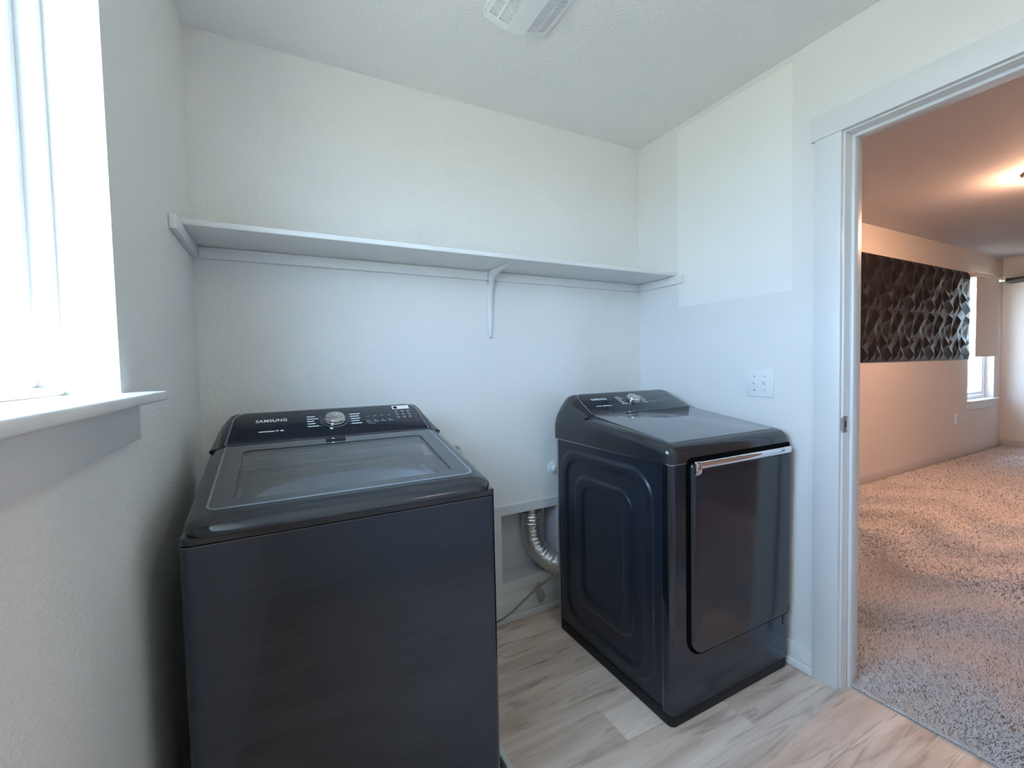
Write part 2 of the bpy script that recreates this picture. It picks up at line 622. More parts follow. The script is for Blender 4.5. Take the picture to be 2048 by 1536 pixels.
# doorway casing, jambs and stops
dt = bpy.data.objects.new('trim_1', None)
COL.objects.link(dt)
dt['kind'] = 'structure'
CW = 0.089
for nm, b in (('casing_side', (XR - 0.016, XR, DY1 + 0.006, DY1 + 0.006 + CW, 0, DZ + 0.006)),
              ('casing_side', (XR - 0.016, XR, DY0 - 0.006 - CW, DY0 - 0.006, 0, DZ + 0.006)),
              ('casing_header', (XR - 0.020, XR, DY0 - 0.02 - CW, DY1 + 0.02 + CW, DZ + 0.006, DZ + 0.093)),
              ('casing_side', (XR2, XR2 + 0.016, DY1 + 0.006, DY1 + 0.006 + CW, 0, DZ + 0.006)),
              ('casing_side', (XR2, XR2 + 0.016, DY0 - 0.006 - CW, DY0 - 0.006, 0, DZ + 0.006)),
              ('casing_header', (XR2, XR2 + 0.020, DY0 - 0.02 - CW, DY1 + 0.02 + CW, DZ + 0.006, DZ + 0.093)),
              ('jamb', (XR - 0.001, XR2 + 0.001, DY1, DY1 + 0.019, 0, DZ + 0.019)),
              ('jamb', (XR - 0.001, XR2 + 0.001, DY0 - 0.019, DY0, 0, DZ + 0.019)),
              ('jamb_head', (XR - 0.001, XR2 + 0.001, DY0, DY1, DZ, DZ + 0.019)),
              ('door_stop', (XR + 0.04, XR + 0.075, DY1 - 0.012, DY1, 0, DZ)),
              ('door_stop', (XR + 0.04, XR + 0.075, DY0, DY0 + 0.012, 0, DZ)),
              ('door_stop', (XR + 0.04, XR + 0.075, DY0 + 0.012, DY1 - 0.012, DZ - 0.012, DZ))):
    obj(nm, box(*b, 0.0025, 2), M['trim'], dt)
# strike plate on the jamb
sp = obj('strike_plate', boxes([(XR - 0.004, XR + 0.028, DY1 - 0.002, DY1, 0.975, 0.995), (XR - 0.004, XR + 0.028, DY1 - 0.002, DY1, 1.017, 1.037),
                                (XR - 0.004, XR + 0.008, DY1 - 0.002, DY1, 0.995, 1.017), (XR + 0.021, XR + 0.028, DY1 - 0.002, DY1, 0.995, 1.017),
                                (XR - 0.006, XR - 0.002, DY1 - 0.004, DY1 + 0.004, 0.982, 1.030)], 0.0008), M['nickel'], dt, label='satin nickel strike plate')
obj('latch_hole', box(XR + 0.008, XR + 0.021, DY1 - 0.0006, DY1 + 0.002, 0.995, 1.017), M['slot'], sp)

# window in the left wall
w1 = bpy.data.objects.new('window_1', None)
COL.objects.link(w1)
w1['kind'] = 'structure'


def fr(a0, a1, z0, z1, w, d0, d1, axis):
    """rectangular frame of bar width w; axis 'x': lies in a y-z plane, 'y': in an x-z plane"""
    L = [(a0, a0 + w, z0, z1), (a1 - w, a1, z0, z1), (a0 + w, a1 - w, z0, z0 + w), (a0 + w, a1 - w, z1 - w, z1)]
    return [(d0, d1, p, q, r, s) if axis == 'x' else (p, q, d0, d1, r, s) for p, q, r, s in L]


obj('window_frame', boxes(fr(WY0, WY1, 1.213, WZ1, 0.014, XL - 0.125, XL - 0.075, 'x'), 0.003), M['vinyl'], w1)
sash = obj('sash', boxes(fr(WY0 + 0.015, WY1 - 0.015, 1.228, WZ1 - 0.015, 0.020, XL - 0.122, XL - 0.104, 'x'), 0.003), M['vinyl'], w1)
obj('pane', box(XL - 0.116, XL - 0.112, WY0 + 0.03, WY1 - 0.03, 1.243, WZ1 - 0.03), M['glass'], sash)
obj('window_sill', box(XL - 0.126, -0.203, WY0, WY1, WZ0, 1.213, 0.004, 3), M['trim'], w1)
obj('window_sill', boxes([(XL, -0.203, WY1, 1.098, WZ0, 1.213), (XL, -0.203, WY0 - 0.058, WY0, WZ0, 1.213)], 0.004, 2), M['trim'], w1)
obj('apron', box(XL, XL + 0.017, WY0 - 0.035, 1.078, 1.122, WZ0, 0.002), M['trim'], w1)
portal('window_portal', (XL - 0.135, (WY0 + WY1) / 2, (1.213 + WZ1) / 2), (0, -PI / 2, 0), 0.93, 0.93)

# ------------------------------------------------------------------ the carpeted room beyond the doorway
DX1, DYN, DYS, DH = 8.685, 2.22, -2.6, 2.55
VX0, VX1, VZ0, VZ1 = 7.57, 8.43, 0.665, 2.22
st('wall_den_north', boxes([(XR2 - 0.02, VX0, DYN, DYN + T, 0, DH), (VX1, DX1 + T, DYN, DYN + T, 0, DH),
                            (VX0, VX1, DYN, DYN + T, 0, VZ0), (VX0, VX1, DYN, DYN + T, VZ1, DH)]), M['den_wall'])
st('wall_den_east', box(DX1, DX1 + T, DYS - T, DYN, 0, DH), M['den_wall'])
SX0, SX1, SZA, SZB = 3.0, 3.7, 0.9, 1.9
st('wall_den_south', boxes([(XR2, SX0, DYS - T, DYS, 0, DH), (SX1, DX1, DYS - T, DYS, 0, DH), (SX0, SX1, DYS - T, DYS, 0, SZA), (SX0, SX1, DYS - T, DYS, SZB, DH)]), M['den_wall'])
st('wall_den_west', boxes([(XR + 0.02, XR2, DYS - T, YF - T, 0, DH), (XR + 0.02, XR2, YF - T, DYN + T, H, DH)]), M['den_wall'])
st('ceiling_den', box(XR + 0.02, DX1 + T, DYS - T, DYN + T, DH, DH + 0.1), M['den_ceiling'])
baseboard('baseboard_den_north', XR2, DX1, DYN - 0.014, DYN, 0, -1, M['den_trim'], 0.10, False)
baseboard('baseboard_den_east', DX1 - 0.014, DX1, DYS, DYN - 0.014, -1, 0, M['den_trim'], 0.10, False)
cb = st('floor_den', box(1.8725, DX1 + T, DYS - T, DYN + T, -0.08, 0.002), M['carpet_base'])

# carpet pile: one object of many little tufts
def carpet():
    g = np.random.default_rng(3)

    def pts(n, x0, x1, y0, y1):
        return np.stack([g.uniform(x0, x1, n), g.uniform(y0, y1, n)], 1)
    sets = []
    for (n, x0, x1, y0, y1, wd_, ht) in ((110000, 1.8745, 3.2, 0.0, 2.2, 0.0038, 0.014), (2600, 1.8735, 1.882, DY0 + 0.006, DY1 - 0.004, 0.0036, 0.012), (60000, 3.2, 5.4, 0.1, 2.2, 0.0075, 0.014),
                                         (45000, 5.4, 8.66, 0.3, 2.2, 0.011, 0.013), (30000, 1.94, 3.2, -0.7, 0.0, 0.007, 0.014)):
        p = pts(n, x0, x1, y0, y1)
        keep = (p[:, 0] > XR2 + 0.018) | ((p[:, 1] > DY0 + 0.006) & (p[:, 1] < DY1 - 0.004))
        sets.append((p[keep], wd_, ht))
    V, F, C = [], [], []
    base = 0
    for p, wd_, ht in sets:
        n = len(p)
        a = g.uniform(0, 2 * PI, n)
        lean = g.normal(0, 0.55, (n, 2)) * ht
        # patches lean together
        lean += 0.4 * ht * np.stack([np.sin(p[:, 0] * 9 + 2 * np.sin(p[:, 1] * 7)), np.cos(p[:, 1] * 8 + p[:, 0] * 3)], 1)
        w = wd_ * g.uniform(0.7, 1.3, n)
        h = ht * g.uniform(0.6, 1.15, n)
        v = np.zeros((n, 4, 3))
        for k in range(3):
            v[:, k, 0] = p[:, 0] + w * np.cos(a + k * 2.094) * 0.6
            v[:, k, 1] = p[:, 1] + w * np.sin(a + k * 2.094) * 0.6
            v[:, k, 2] = 0.002
        v[:, 3, 0] = p[:, 0] + lean[:, 0]
        v[:, 3, 1] = p[:, 1] + lean[:, 1]
        v[:, 3, 2] = 0.002 + h
        # keep tufts off the vinyl floor
        v[:, 3, 0] = np.maximum(v[:, 3, 0], 1.868)
        i = base + 4 * np.arange(n)
        f = np.stack([np.stack([i, i + 1, i + 3], 1), np.stack([i + 1, i + 2, i + 3], 1), np.stack([i + 2, i, i + 3], 1)], 1)
        c = np.clip(g.normal(0.62, 0.24, n), 0, 1)
        V.append(v.reshape(-1, 3))
        F.append(f.reshape(-1, 3))
        C.append(np.repeat(c, 4))
        base += 4 * n
    V, F, C = np.concatenate(V), np.concatenate(F), np.concatenate(C)
    me = bpy.data.meshes.new('carpet')
    me.vertices.add(len(V))
    me.vertices.foreach_set('co', V.ravel().astype(np.float32))
    me.loops.add(F.size)
    me.loops.foreach_set('vertex_index', F.ravel().astype(np.int32))
    me.polygons.add(len(F))
    me.polygons.foreach_set('loop_start', (3 * np.arange(len(F))).astype(np.int32))
    me.update(calc_edges=True)
    at = me.attributes.new('tuft', 'FLOAT', 'POINT')
    at.data.foreach_set('value', C.astype(np.float32))
    me.materials.append(M['carpet'])
    o = bpy.data.objects.new('carpet', me)
    COL.objects.link(o)
    tag(o, 'speckled beige grey cut pile carpet in the room beyond the doorway', 'carpet')
    o['kind'] = 'stuff'


carpet()

# window in the carpeted room
w2 = bpy.data.objects.new('window_2', None)
COL.objects.link(w2)
w2['kind'] = 'structure'
obj('window_frame', boxes(fr(VX0, VX1, VZ0 + 0.02, VZ1, 0.04, DYN + 0.08, DYN + 0.13, 'y'), 0.004), M['vinyl'], w2)
s2 = obj('sash', boxes(fr(VX0 + 0.045, VX1 - 0.045, VZ0 + 0.065, 1.44, 0.04, DYN + 0.09, DYN + 0.12, 'y')
                       + fr(VX0 + 0.045, VX1 - 0.045, 1.44, VZ1 - 0.045, 0.04, DYN + 0.095, DYN + 0.125, 'y'), 0.003), M['vinyl'], w2)
obj('pane', box(VX0 + 0.08, VX1 - 0.08, DYN + 0.106, DYN + 0.110, VZ0 + 0.1, 1.41), M['glass'], s2)
obj('pane', box(VX0 + 0.08, VX1 - 0.08, DYN + 0.106, DYN + 0.110, 1.47, VZ1 - 0.08), M['glass'], s2)
obj('window_sill', box(VX0 - 0.05, VX1 + 0.05, DYN - 0.055, DYN + 0.001, VZ0, VZ0 + 0.02, 0.003), M['trim'], w2)
obj('window_sill', box(VX0, VX1, DYN, DYN + 0.13, VZ0, VZ0 + 0.02), M['trim'], w2)
obj('apron', box(VX0 - 0.03, VX1 + 0.03, DYN - 0.016, DYN, VZ0 - 0.09, VZ0, 0.002), M['trim'], w2)
portal('den_window_portal', ((VX0 + VX1) / 2, DYN + T + 0.005, 1.45), (-PI / 2, 0, 0), 0.86, 1.5)

w3 = bpy.data.objects.new('added_window_3', None)  # unseen window, added to let more daylight into the carpeted room
COL.objects.link(w3)
w3['kind'] = 'structure'
obj('window_frame', boxes(fr(SX0, SX1, SZA, SZB, 0.05, DYS - 0.12, DYS - 0.06, 'y') + [((SX0 + SX1) / 2 - 0.03, (SX0 + SX1) / 2 + 0.03, DYS - 0.12, DYS - 0.06, SZA + 0.05, SZB - 0.05)], 0.004), M['vinyl'], w3)
for a, b in ((SX0 + 0.05, (SX0 + SX1) / 2 - 0.03), ((SX0 + SX1) / 2 + 0.03, SX1 - 0.05)):
    obj('pane', box(a, b, DYS - 0.092, DYS - 0.088, SZA + 0.05, SZB - 0.05), M['glass'], w3)
obj('window_sill', box(SX0 - 0.05, SX1 + 0.05, DYS, DYS + 0.05, SZA - 0.02, SZA, 0.003), M['trim'], w3)
portal('den_south_portal', ((SX0 + SX1) / 2, DYS - T - 0.005, (SZA + SZB) / 2), (PI / 2, 0, 0), SX1 - SX0, SZB - SZA)

# outdoors
st('ground', box(-40, 40, -40, 60, -0.6, -0.5), M['lawn'])

# ------------------------------------------------------------------ appliances
AW = 0.334          # half width
BW = 0.69           # cabinet depth
DECK0, DECK1, DECKY = 0.946, 1.0295, 0.457     # deck height at the front and at the console, and where the console begins


def side_panel(sgn):
    """painted side of the cabinet with two pressed-in ridges following a rounded outline"""
    y0, y1, z0, z1 = 0.038, BW, 0.045, 0.905
    ny, nz = 112, 146
    Y, Z = np.meshgrid(np.linspace(y0, y1, ny), np.linspace(z0, z1, nz), indexing='ij')

    def sdf(a0, a1, b0, b1, r):
        cy, cz = (a0 + a1) / 2, (b0 + b1) / 2
        qy = np.abs(Y - cy) - (a1 - a0) / 2 + r
        qz = np.abs(Z - cz) - (b1 - b0) / 2 + r
        return np.hypot(np.maximum(qy, 0), np.maximum(qz, 0)) + np.minimum(np.maximum(qy, qz), 0) - r
    ss = lambda d, w: np.clip(0.5 - d / w, 0, 1) ** 2 * (3 - 2 * np.clip(0.5 - d / w, 0, 1))
    w = 0.015
    Hh = 0.009 * (ss(sdf(0.085, 0.655, 0.075, 0.862, 0.11), w) - ss(sdf(0.130, 0.605, 0.115, 0.828, 0.085), w)
                  + ss(sdf(0.188, 0.545, 0.20, 0.765, 0.075), w) - ss(sdf(0.238, 0.490, 0.245, 0.722, 0.055), w))
    bm = bmesh.new()
    g = [[bm.verts.new((sgn * (AW - 0.0095 + Hh[i, j]), Y[i, j], Z[i, j])) for j in range(nz)] for i in range(ny)]
    for i in range(ny - 1):
        for j in range(nz - 1):
            bm.faces.new((g[i][j], g[i + 1][j], g[i + 1][j + 1], g[i][j + 1]))
    return bm


def u_front(z0, z1, r, wrap, inset=0.0, thick=0.012, n=6):
    """front sheet wrapping round both vertical corners"""
    a = AW - inset
    y0 = inset
    P = [(-a, wrap)]
    for i in range(n + 1):
        t = PI + 0.5 * PI * i / n
        P.append((-a + r + r * math.cos(t), y0 + r + r * math.sin(t)))
    for i in range(n + 1):
        t = 1.5 * PI + 0.5 * PI * i / n
        P.append((a - r + r * math.cos(t), y0 + r + r * math.sin(t)))
    P.append((a, wrap))
    Q = [(-a + thick, wrap)]
    ri = max(r - thick, 0.002)
    for i in range(n + 1):
        t = PI + 0.5 * PI * i / n
        Q.append((-a + thick + ri + ri * math.cos(t), y0 + thick + ri + ri * math.sin(t)))
    for i in range(n + 1):
        t = 1.5 * PI + 0.5 * PI * i / n
        Q.append((a - thick - ri + ri * math.cos(t), y0 + thick + ri + ri * math.sin(t)))
    Q.append((a - thick, wrap))
    out = P + Q[::-1]
    bm = bmesh.new()
    loft(bm, [[(x, y, z0) for x, y in out], [(x, y, z1) for x, y in out]])
    return bm


# console plane coordinates
CO = Vector((0, DECKY + 0.002, DECK1 + 0.001))
CT = Vector((0, 0.131, 0.0675)).normalized()
CN = Vector((0, -CT.z, CT.y))


def con(u, s, h):
    return Vector((u, 0, 0)) + CO + CT * s + CN * h


def con_matrix(u, s, h=0.0):
    p = con(u, s, h)
    m = Matrix.Identity(4)
    for i in range(3):
        m[i][0] = (1, 0, 0)[i]
        m[i][1] = CT[i]
        m[i][2] = CN[i]
        m[i][3] = p[i]
    return m


DRY0 = 0.967


def deck_dryer(u, v, h):
    return Vector((u, v, DRY0 + (DECK1 - DRY0) * v / DECKY + h))


def deck(u, v, h):
    """point on the sloping top: u across, v depth from the front, h above the slope"""
    return Vector((u, v, DECK0 + (DECK1 - DECK0) * v / DECKY + h))


def console(root, side_mat):
    prof = [(BW, 0.942), (BW, 1.020), (0.684, 1.056), (0.668, 1.084), (0.645, 1.102), (0.622, 1.108), (0.606, 1.1065),
            (DECKY + 0.002, DECK1 + 0.001), (DECKY - 0.001, DECK1 - 0.006), (DECKY + 0.004, DECK1 - 0.014)]
    bm = bmesh.new()
    L = []
    hs_ = ((0.3335, 0.30), (0.331, 0.45), (0.325, 0.58), (0.315, 0.72), (0.302, 0.87), (0.290, 0.965), (0.276, 1.0))
    st_ = [(-x, s_) for x, s_ in hs_] + [(x, s_) for x, s_ in hs_[::-1]]
    for x, s in st_:
        lp = []
        for y, z in prof:
            zb = DECK1 + (0.942 - DECK1) * (y - DECKY) / (BW - DECKY) - 0.014
            lp.append((x, y, zb + (z - zb) * (0.2 + 0.8 * s)))
        L.append(lp)
    loft(bm, L)
    c = obj('console', bm, side_mat, root, ang=50)
    g = rrect(-0.294, 0.294, 0.0, 0.165, (0.006, 0.006, 0.036, 0.036), 8)
    taper = lambda u, s, h: con(u * (1 - 0.055 * s / 0.165), s, h)
    cp = obj('control_panel', prism(g, taper, 0.0005, 0.004, 0.0012, 2), M['console_glass'], root)
    gi = rrect(-0.2925, 0.2925, 0.0015, 0.1635, (0.006, 0.006, 0.035, 0.035), 8)
    go = rrect(-0.298, 0.298, -0.002, 0.1685, (0.007, 0.007, 0.038, 0.038), 8)
    obj('panel_edge', ring(go, gi, taper, 0.0004, 0.0036), M['bright_edge'], cp, label='lighter metal edge line')
    return cp


def dashes(lst, h=0.0045):
    bm = bmesh.new()
    for (u0, u1, s0, s1) in lst:
        P = [con(u0, s0, h), con(u1, s0, h), con(u1, s1, h), con(u0, s1, h)]
        Q = [p - CN * 0.0007 for p in P]
        loft(bm, [Q, P])
    return bm


def dial(root, u, s):
    F = lambda a, b, h: con(u + a, s + b, h)
    d = obj('dial', lathe([(0.031, 0.004), (0.0315, 0.010), (0.0300, 0.011), (0.0305, 0.013), (0.0305, 0.018), (0.0285, 0.021), (0.002, 0.0212)], F, 48),
            M['chrome'], root, label='round silver program dial')
    obj('dial_face', lathe([(0.0275, 0.0205), (0.0275, 0.0225), (0.0262, 0.0233), (0.001, 0.0234)], F, 48), M['knob_steel'], d)
    obj('dial_ring', ring([(0.0425 * math.cos(2 * PI * k / 48), 0.0425 * math.sin(2 * PI * k / 48)) for k in range(48)],
                          [(0.034 * math.cos(2 * PI * k / 48), 0.034 * math.sin(2 * PI * k / 48)) for k in range(48)], F, 0.0038, 0.0052),
        M['border_glass'], d)
    return d


def labels(cp, sub_segs):
    def many(name, segs, mat):
        for sg in segs:
            obj(name, dashes([sg]), mat, cp)

    def joined(name, segs, mat):
        o = obj(name, dashes(segs), mat, cp)
        o['kind'] = 'stuff'
    text_obj('brand_lettering', 'SAMSUNG', 0.0215, M['ink_white'], cp, con_matrix(-0.180, 0.112, 0.0046), 0.84, 0.0004)
    many('small_print', [(a, b, s0, s0 + 0.0045) for a, b, s0 in sub_segs], M['ink_white'])
    # cycle names either side of the dial
    sl = (0.119, 0.105, 0.091, 0.077, 0.062)
    many('cycle_name', [(-0.080, -0.080 + w_, s0, s0 + 0.0042) for w_, s0 in zip((0.024, 0.033, 0.020, 0.024, 0.033), sl)], M['ink_white'])
    many('cycle_name', [(0.052, 0.052 + w_, s0, s0 + 0.0042) for w_, s0 in zip((0.033, 0.028, 0.030, 0.026, 0.032), sl)], M['ink_white'])
    joined('dial_marks', [(-0.044, -0.037, s0, s0 + 0.0015) for s0 in sl] + [(0.043, 0.050, s0, s0 + 0.0015) for s0 in sl], M['ink_grey'])
    B = []
    for k in range(4):
        u = 0.102 + 0.024 * k
        B += [(u, u + 0.011, 0.0995, 0.102), (u - 0.002, u + 0.007, 0.074, 0.0765), (u - 0.002, u + 0.014, 0.065, 0.068)]
    B += [(0.103, 0.126, 0.055, 0.057)]
    for r_ in range(3):
        for k in range(3):
            u = 0.203 + 0.0205 * k
            s0 = 0.119 - 0.0185 * r_
            B += [(u, u + 0.012, s0, s0 + 0.0035), (u + 0.001, u + 0.010, s0 - 0.006, s0 - 0.0035)]
    joined('button_labels', B, M['ink_grey'])


def cabinet(root, front_mat):
    for s in (-1, 1):
        obj('side_panel', side_panel(s), M['side_black'], root, ang=60)
    obj('back_panel', box(-AW + 0.008, AW - 0.008, BW - 0.012, BW, 0.045, 0.945), M['galv'], root)
    f = obj('front_panel', u_front(0.045, 0.903, 0.022, 0.0375), front_mat, root)
    obj('plinth', prism(rrect(-AW + 0.004, AW - 0.004, 0.004, BW - 0.004, 0.022, 5), lambda u, v, h: Vector((u, v, h)), 0.0, 0.0435, 0.004), M['matte_black'], root,
        label='matte black base')
    return f


# ---- washing machine
wm = thing('washing_machine', 'black top-loading washing machine with glass lid in the corner under the window', 'washing machine', (0.148, 1.037, 0.003))
wm.scale = (1.018, 1, 1)
cabinet(wm, M['steel_black'])
# thin bright seam and the band above the front panel
obj('seam_line', u_front(0.9032, 0.9052, 0.022, 0.0375, -0.0006, 0.013), M['dark_edge'], wm, label='thin bright metal seam')
bm = ring(rrect(-AW, AW, 0.0, BW, 0.022, 6), rrect(-0.27, 0.27, 0.05, 0.625, 0.06, 6), lambda u, v, h: Vector((u, v, h)), 0.9055, 0.922, 0.004)
obj('top_frame', bm, M['cover_black'], wm)
obj('lid_gap_shade', ring(rrect(-AW + 0.02, AW - 0.02, 0.016, DECKY, 0.02, 6), rrect(-0.27, 0.27, 0.05, DECKY - 0.01, 0.06, 6),
                    lambda u, v, h: Vector((u, v, h)), 0.918, 0.938), M['matte_black'], wm)  # solid black ring stands in for the shade under the lid
Fz = lambda u, v, h: Vector((u, v, h))
tub = obj('tub', ring(rrect(-0.272, 0.272, 0.048, 0.632, 0.06, 8), rrect(-0.264, 0.264, 0.056, 0.624, 0.055, 8), Fz, 0.80, 0.905), M['tub_grey'], wm)
TC, TR, NT = Vector((0.02, 0.325, 0)), 0.240, 64
rect_pts, circ_pts = [], []
for k in range(NT):
    a_ = 2 * PI * k / NT
    c_, s_ = math.cos(a_), math.sin(a_)
    t_ = min(((0.264 - TC.x) if c_ > 0 else (0.264 + TC.x)) / max(abs(c_), 1e-6), ((0.624 - TC.y) if s_ > 0 else (TC.y - 0.056)) / max(abs(s_), 1e-6))
    rect_pts.append((TC.x + c_ * t_, TC.y + s_ * t_))
    circ_pts.append((TC.x + TR * c_, TC.y + TR * s_))
obj('tub_cover', ring(rect_pts, circ_pts, Fz, 0.872, 0.884), M['tub_grey'], tub)
bm = bmesh.new()
loops = []
for r_, z in ((0.252, 0.884), (0.250, 0.893), (0.244, 0.897), (0.238, 0.893), (0.236, 0.880), (0.232, 0.866), (0.232, 0.50), (0.20, 0.48), (0.02, 0.48)):
    loops.append([(TC.x + r_ * math.cos(2 * PI * k / 56), TC.y + r_ * math.sin(2 * PI * k / 56), z) for k in range(56)])
loft(bm, loops, False, True)
obj('drum', bm, M['tub_bright'], tub)
# lid
lid_o = rrect(-0.284, 0.284, 0.040, DECKY - 0.003, (0.016, 0.016, 0.006, 0.006), 8)
lid_i = rrect(-0.250, 0.250, 0.088, 0.405, (0.02, 0.02, 0.02, 0.02), 8)
lid = obj('lid', ring(lid_o, lid_i, deck, -0.020, 0.0), M['cover_black'], wm)
# softly rounded outer lip
lp = []
for off, h in ((-0.045, 0.0006), (-0.030, -0.0005), (-0.016, -0.003), (-0.006, -0.0075), (0.001, -0.013), (0.004, -0.019), (0.003, -0.024), (-0.004, -0.028), (-0.03, -0.028)):
    lp.append([deck(p[0], p[1], h) for p in rrect(-0.326 - off, 0.326 + off, -0.004 - off, DECKY - 0.002, (0.05 + off if off > -0.04 else 0.012,) * 2 + (0.006, 0.006), 8)])
bm = bmesh.new()
loft(bm, lp, False, False)
obj('lid_lip', bm, M['cover_black'], lid, ang=60)
g_o = rrect(-0.296, 0.296, 0.056, DECKY - 0.003, (0.022, 0.022, 0.008, 0.008), 8)
g_m = rrect(-0.291, 0.291, 0.061, DECKY - 0.005, (0.019, 0.019, 0.008, 0.008), 8)
obj('glass_outline', ring(g_o, g_m, deck, 0.0, 0.0016), M['line_grey'], lid, label='pale grey line around the glass')
obj('glass_border', ring(g_m, rrect(-0.2485, 0.2485, 0.0895, 0.4035, 0.02, 8), deck, 0.0, 0.0014), M['border_glass'], lid)
obj('lid_window', prism(rrect(-0.251, 0.251, 0.087, 0.406, 0.02, 8), deck, -0.0045, -0.0005), M['lid_glass'], lid, label='tinted see-through glass')
cp = console(wm, M['cover_black'])
obj('lid_catch', boxes([(-0.035, 0.021, DECKY - 0.034, DECKY - 0.002, DECK1 - 0.010, DECK1 + 0.0005)], 0.002), M['matte_black'], lid)
obj('catch_tongue', box(-0.018, -0.010, DECKY - 0.030, DECKY - 0.024, DECK1 - 0.001, DECK1 + 0.003, 0.001), M['chrome'], cp)
dial(cp, 0.003, 0.088)
labels(cp, ((-0.215, -0.172, 0.051), (-0.169, -0.161, 0.052), (-0.157, -0.148, 0.051)))
obj('dial_pointer', dashes([(-0.016, -0.008, 0.040, 0.050)]), M['ink_white'], cp)
stk = obj('sticker', dashes([(0.199, 0.258, 0.134, 0.157)], 0.005), M['sticker'], cp, label='small white sticker with a black block')
obj('sticker_block', dashes([(0.203, 0.216, 0.137, 0.153)], 0.0054), M['matte_black'], stk)

# ---- dryer
dr = thing('dryer', 'black front-door clothes dryer with embossed sides beside the doorway', 'clothes dryer', (1.457, 1.035, 0))
cabinet(dr, M['steel_black'])
bm = bmesh.new()
cov = [(0.0, 0.9065), (0.0, DRY0), (DECKY, DECK1 - 0.001), (BW, 0.9415), (BW, 0.9065)]
loft(bm, [[(x, y, z) for y, z in cov] for x in (-AW, AW)])
bmesh.ops.recalc_face_normals(bm, faces=bm.faces)
ed = []
for e in bm.edges:
    a, b = e.verts
    vert = abs(a.co.z - b.co.z) > 0.02 and max(a.co.y, b.co.y) < 0.01
    top = min(a.co.z, b.co.z) > 0.93 and max(a.co.y, b.co.y) < DECKY + 0.002 and not min(a.co.y, b.co.y) > DECKY - 0.002
    if vert or top:
        ed.append(e)
bmesh.ops.bevel(bm, geom=ed, offset=0.034, segments=8, profile=0.5, affect='EDGES', clamp_overlap=True)
obj('top_cover', bm, M['cover_black'], dr, ang=50)
obj('top_panel', prism(rrect(-0.290, 0.290, 0.040, DECKY - 0.003, (0.018, 0.018, 0.006, 0.006), 8), deck_dryer, -0.002, 0.0018, 0.001), M['top_glass'], dr,
    label='grey glass top')
obj('panel_outline', ring(rrect(-0.295, 0.295, 0.035, DECKY - 0.001, (0.022, 0.022, 0.006, 0.006), 8), rrect(-0.290, 0.290, 0.040, DECKY - 0.003, (0.018, 0.018, 0.006, 0.006), 8),
                          deck_dryer, -0.002, 0.0010), M['border_glass'], dr)
cp = console(dr, M['cover_black'])
dial(cp, 0.006, 0.090)
labels(cp, ((-0.232, -0.205, 0.055), (-0.199, -0.158, 0.055), (-0.154, -0.147, 0.053)))
obj('status_light', box(-0.122, -0.055, DECKY - 0.020, DECKY - 0.004, DECK1 - 0.008, DECK1 + 0.0025, 0.002), M['matte_black'], cp)
obj('status_lens', box(-0.108, -0.098, DECKY - 0.018, DECKY - 0.010, DECK1 - 0.0005, DECK1 + 0.005, 0.001), M['chrome'], cp)
obj('seam_line', u_front(0.9032, 0.9064, 0.022, BW - 0.01, -0.0006, 0.013), M['bright_edge'], dr, label='thin bright metal seam')
obj('seam_line', box(-AW - 0.0006, -AW + 0.004, 0.0374, 0.0390, 0.045, 0.9032), M['bright_edge'], dr, label='thin bright metal seam')
# door: black strip paints the gap's shade, curved slab, chrome grip along the top
Fp = lambda u, v, h: Vector((u, -h, v))
gap = ring(rrect(-0.262, 0.3285, 0.224, 0.921, (0.075, 0.018, 0.012, 0.03), 8), rrect(-0.236, 0.328, 0.2245, 0.905, (0.06, 0.018, 0.012, 0.02), 8), Fp, -0.002, 0.0012)
obj('door_gap_shade', gap, M['gap_shade_black'], dr, label='flat black strip in place of the shaded gap around the door')
dl = []


def door_rise(u, v):
    b = min(1, max(0, (v - 0.225) / 0.16))
    return 0.14 + 0.86 * b * b * (3 - 2 * b)


D0 = (-0.240, 0.327, 0.226, 0.906)
for off, h in ((0.0, 0.0), (0.0, 0.004), (0.003, 0.008), (0.008, 0.0105), (0.016, 0.012), (0.05, 0.013)):
    dl.append([Fp(u, v, h * door_rise(u, v)) for u, v in rrect(D0[0] + off, D0[1] - off * 0.3, D0[2] + off, D0[3] - off, (max(0.062 - off, 0.008), 0.018, 0.014, max(0.02 - off * 0.3, 0.004)), 8)])
bm = bmesh.new()
loft(bm, dl, True, True)
door = obj('door', bm, M['gloss_black'], dr, ang=60)
pr = [(0.004, 0.905), (0.013, 0.907), (0.018, 0.903), (0.019, 0.893), (0.016, 0.884), (0.012, 0.880), (0.004, 0.880)]
bm = bmesh.new()
loft(bm, [[(x, -h, z if x > -0.2 else z - 0.0) for h, z in pr] for x in (-0.205, 0.0, 0.312)])
hd = obj('handle', bm, M['chrome'], door, label='chrome grip strip along the top of the door', ang=60)
bm = bmesh.new()
loft(bm, [[(x, -h * 1.03, z * 1.0) for h, z in ((0.002, 0.860), (0.002, 0.909), (0.016, 0.909), (0.0195, 0.900), (0.0195, 0.872), (0.013, 0.860))] for x in (-0.232, -0.204)])
bevel(bm, 0.003, 2)
obj('handle_end', bm, M['chrome'], door)
obj('vent_slot', box(0.286, 0.290, -0.001, 0.003, 0.185, 0.262), M['matte_black'], dr)

# drain pan under the washing machine
pan = thing('drain_pan', 'shallow white drain pan under the washing machine', 'drain pan', (0.148, 1.037, 0))

# ------------------------------------------------------------------ shelf and bracket
SZ0, SZ1, SY = 1.688, 1.707, 1.618
sh = thing('wall_shelf', 'long white wall shelf on cleats above the washer and dryer', 'shelf', ((XL + XR) / 2, YB, SZ0))
cx = (XL + XR) / 2
hw = (XR - XL) / 2


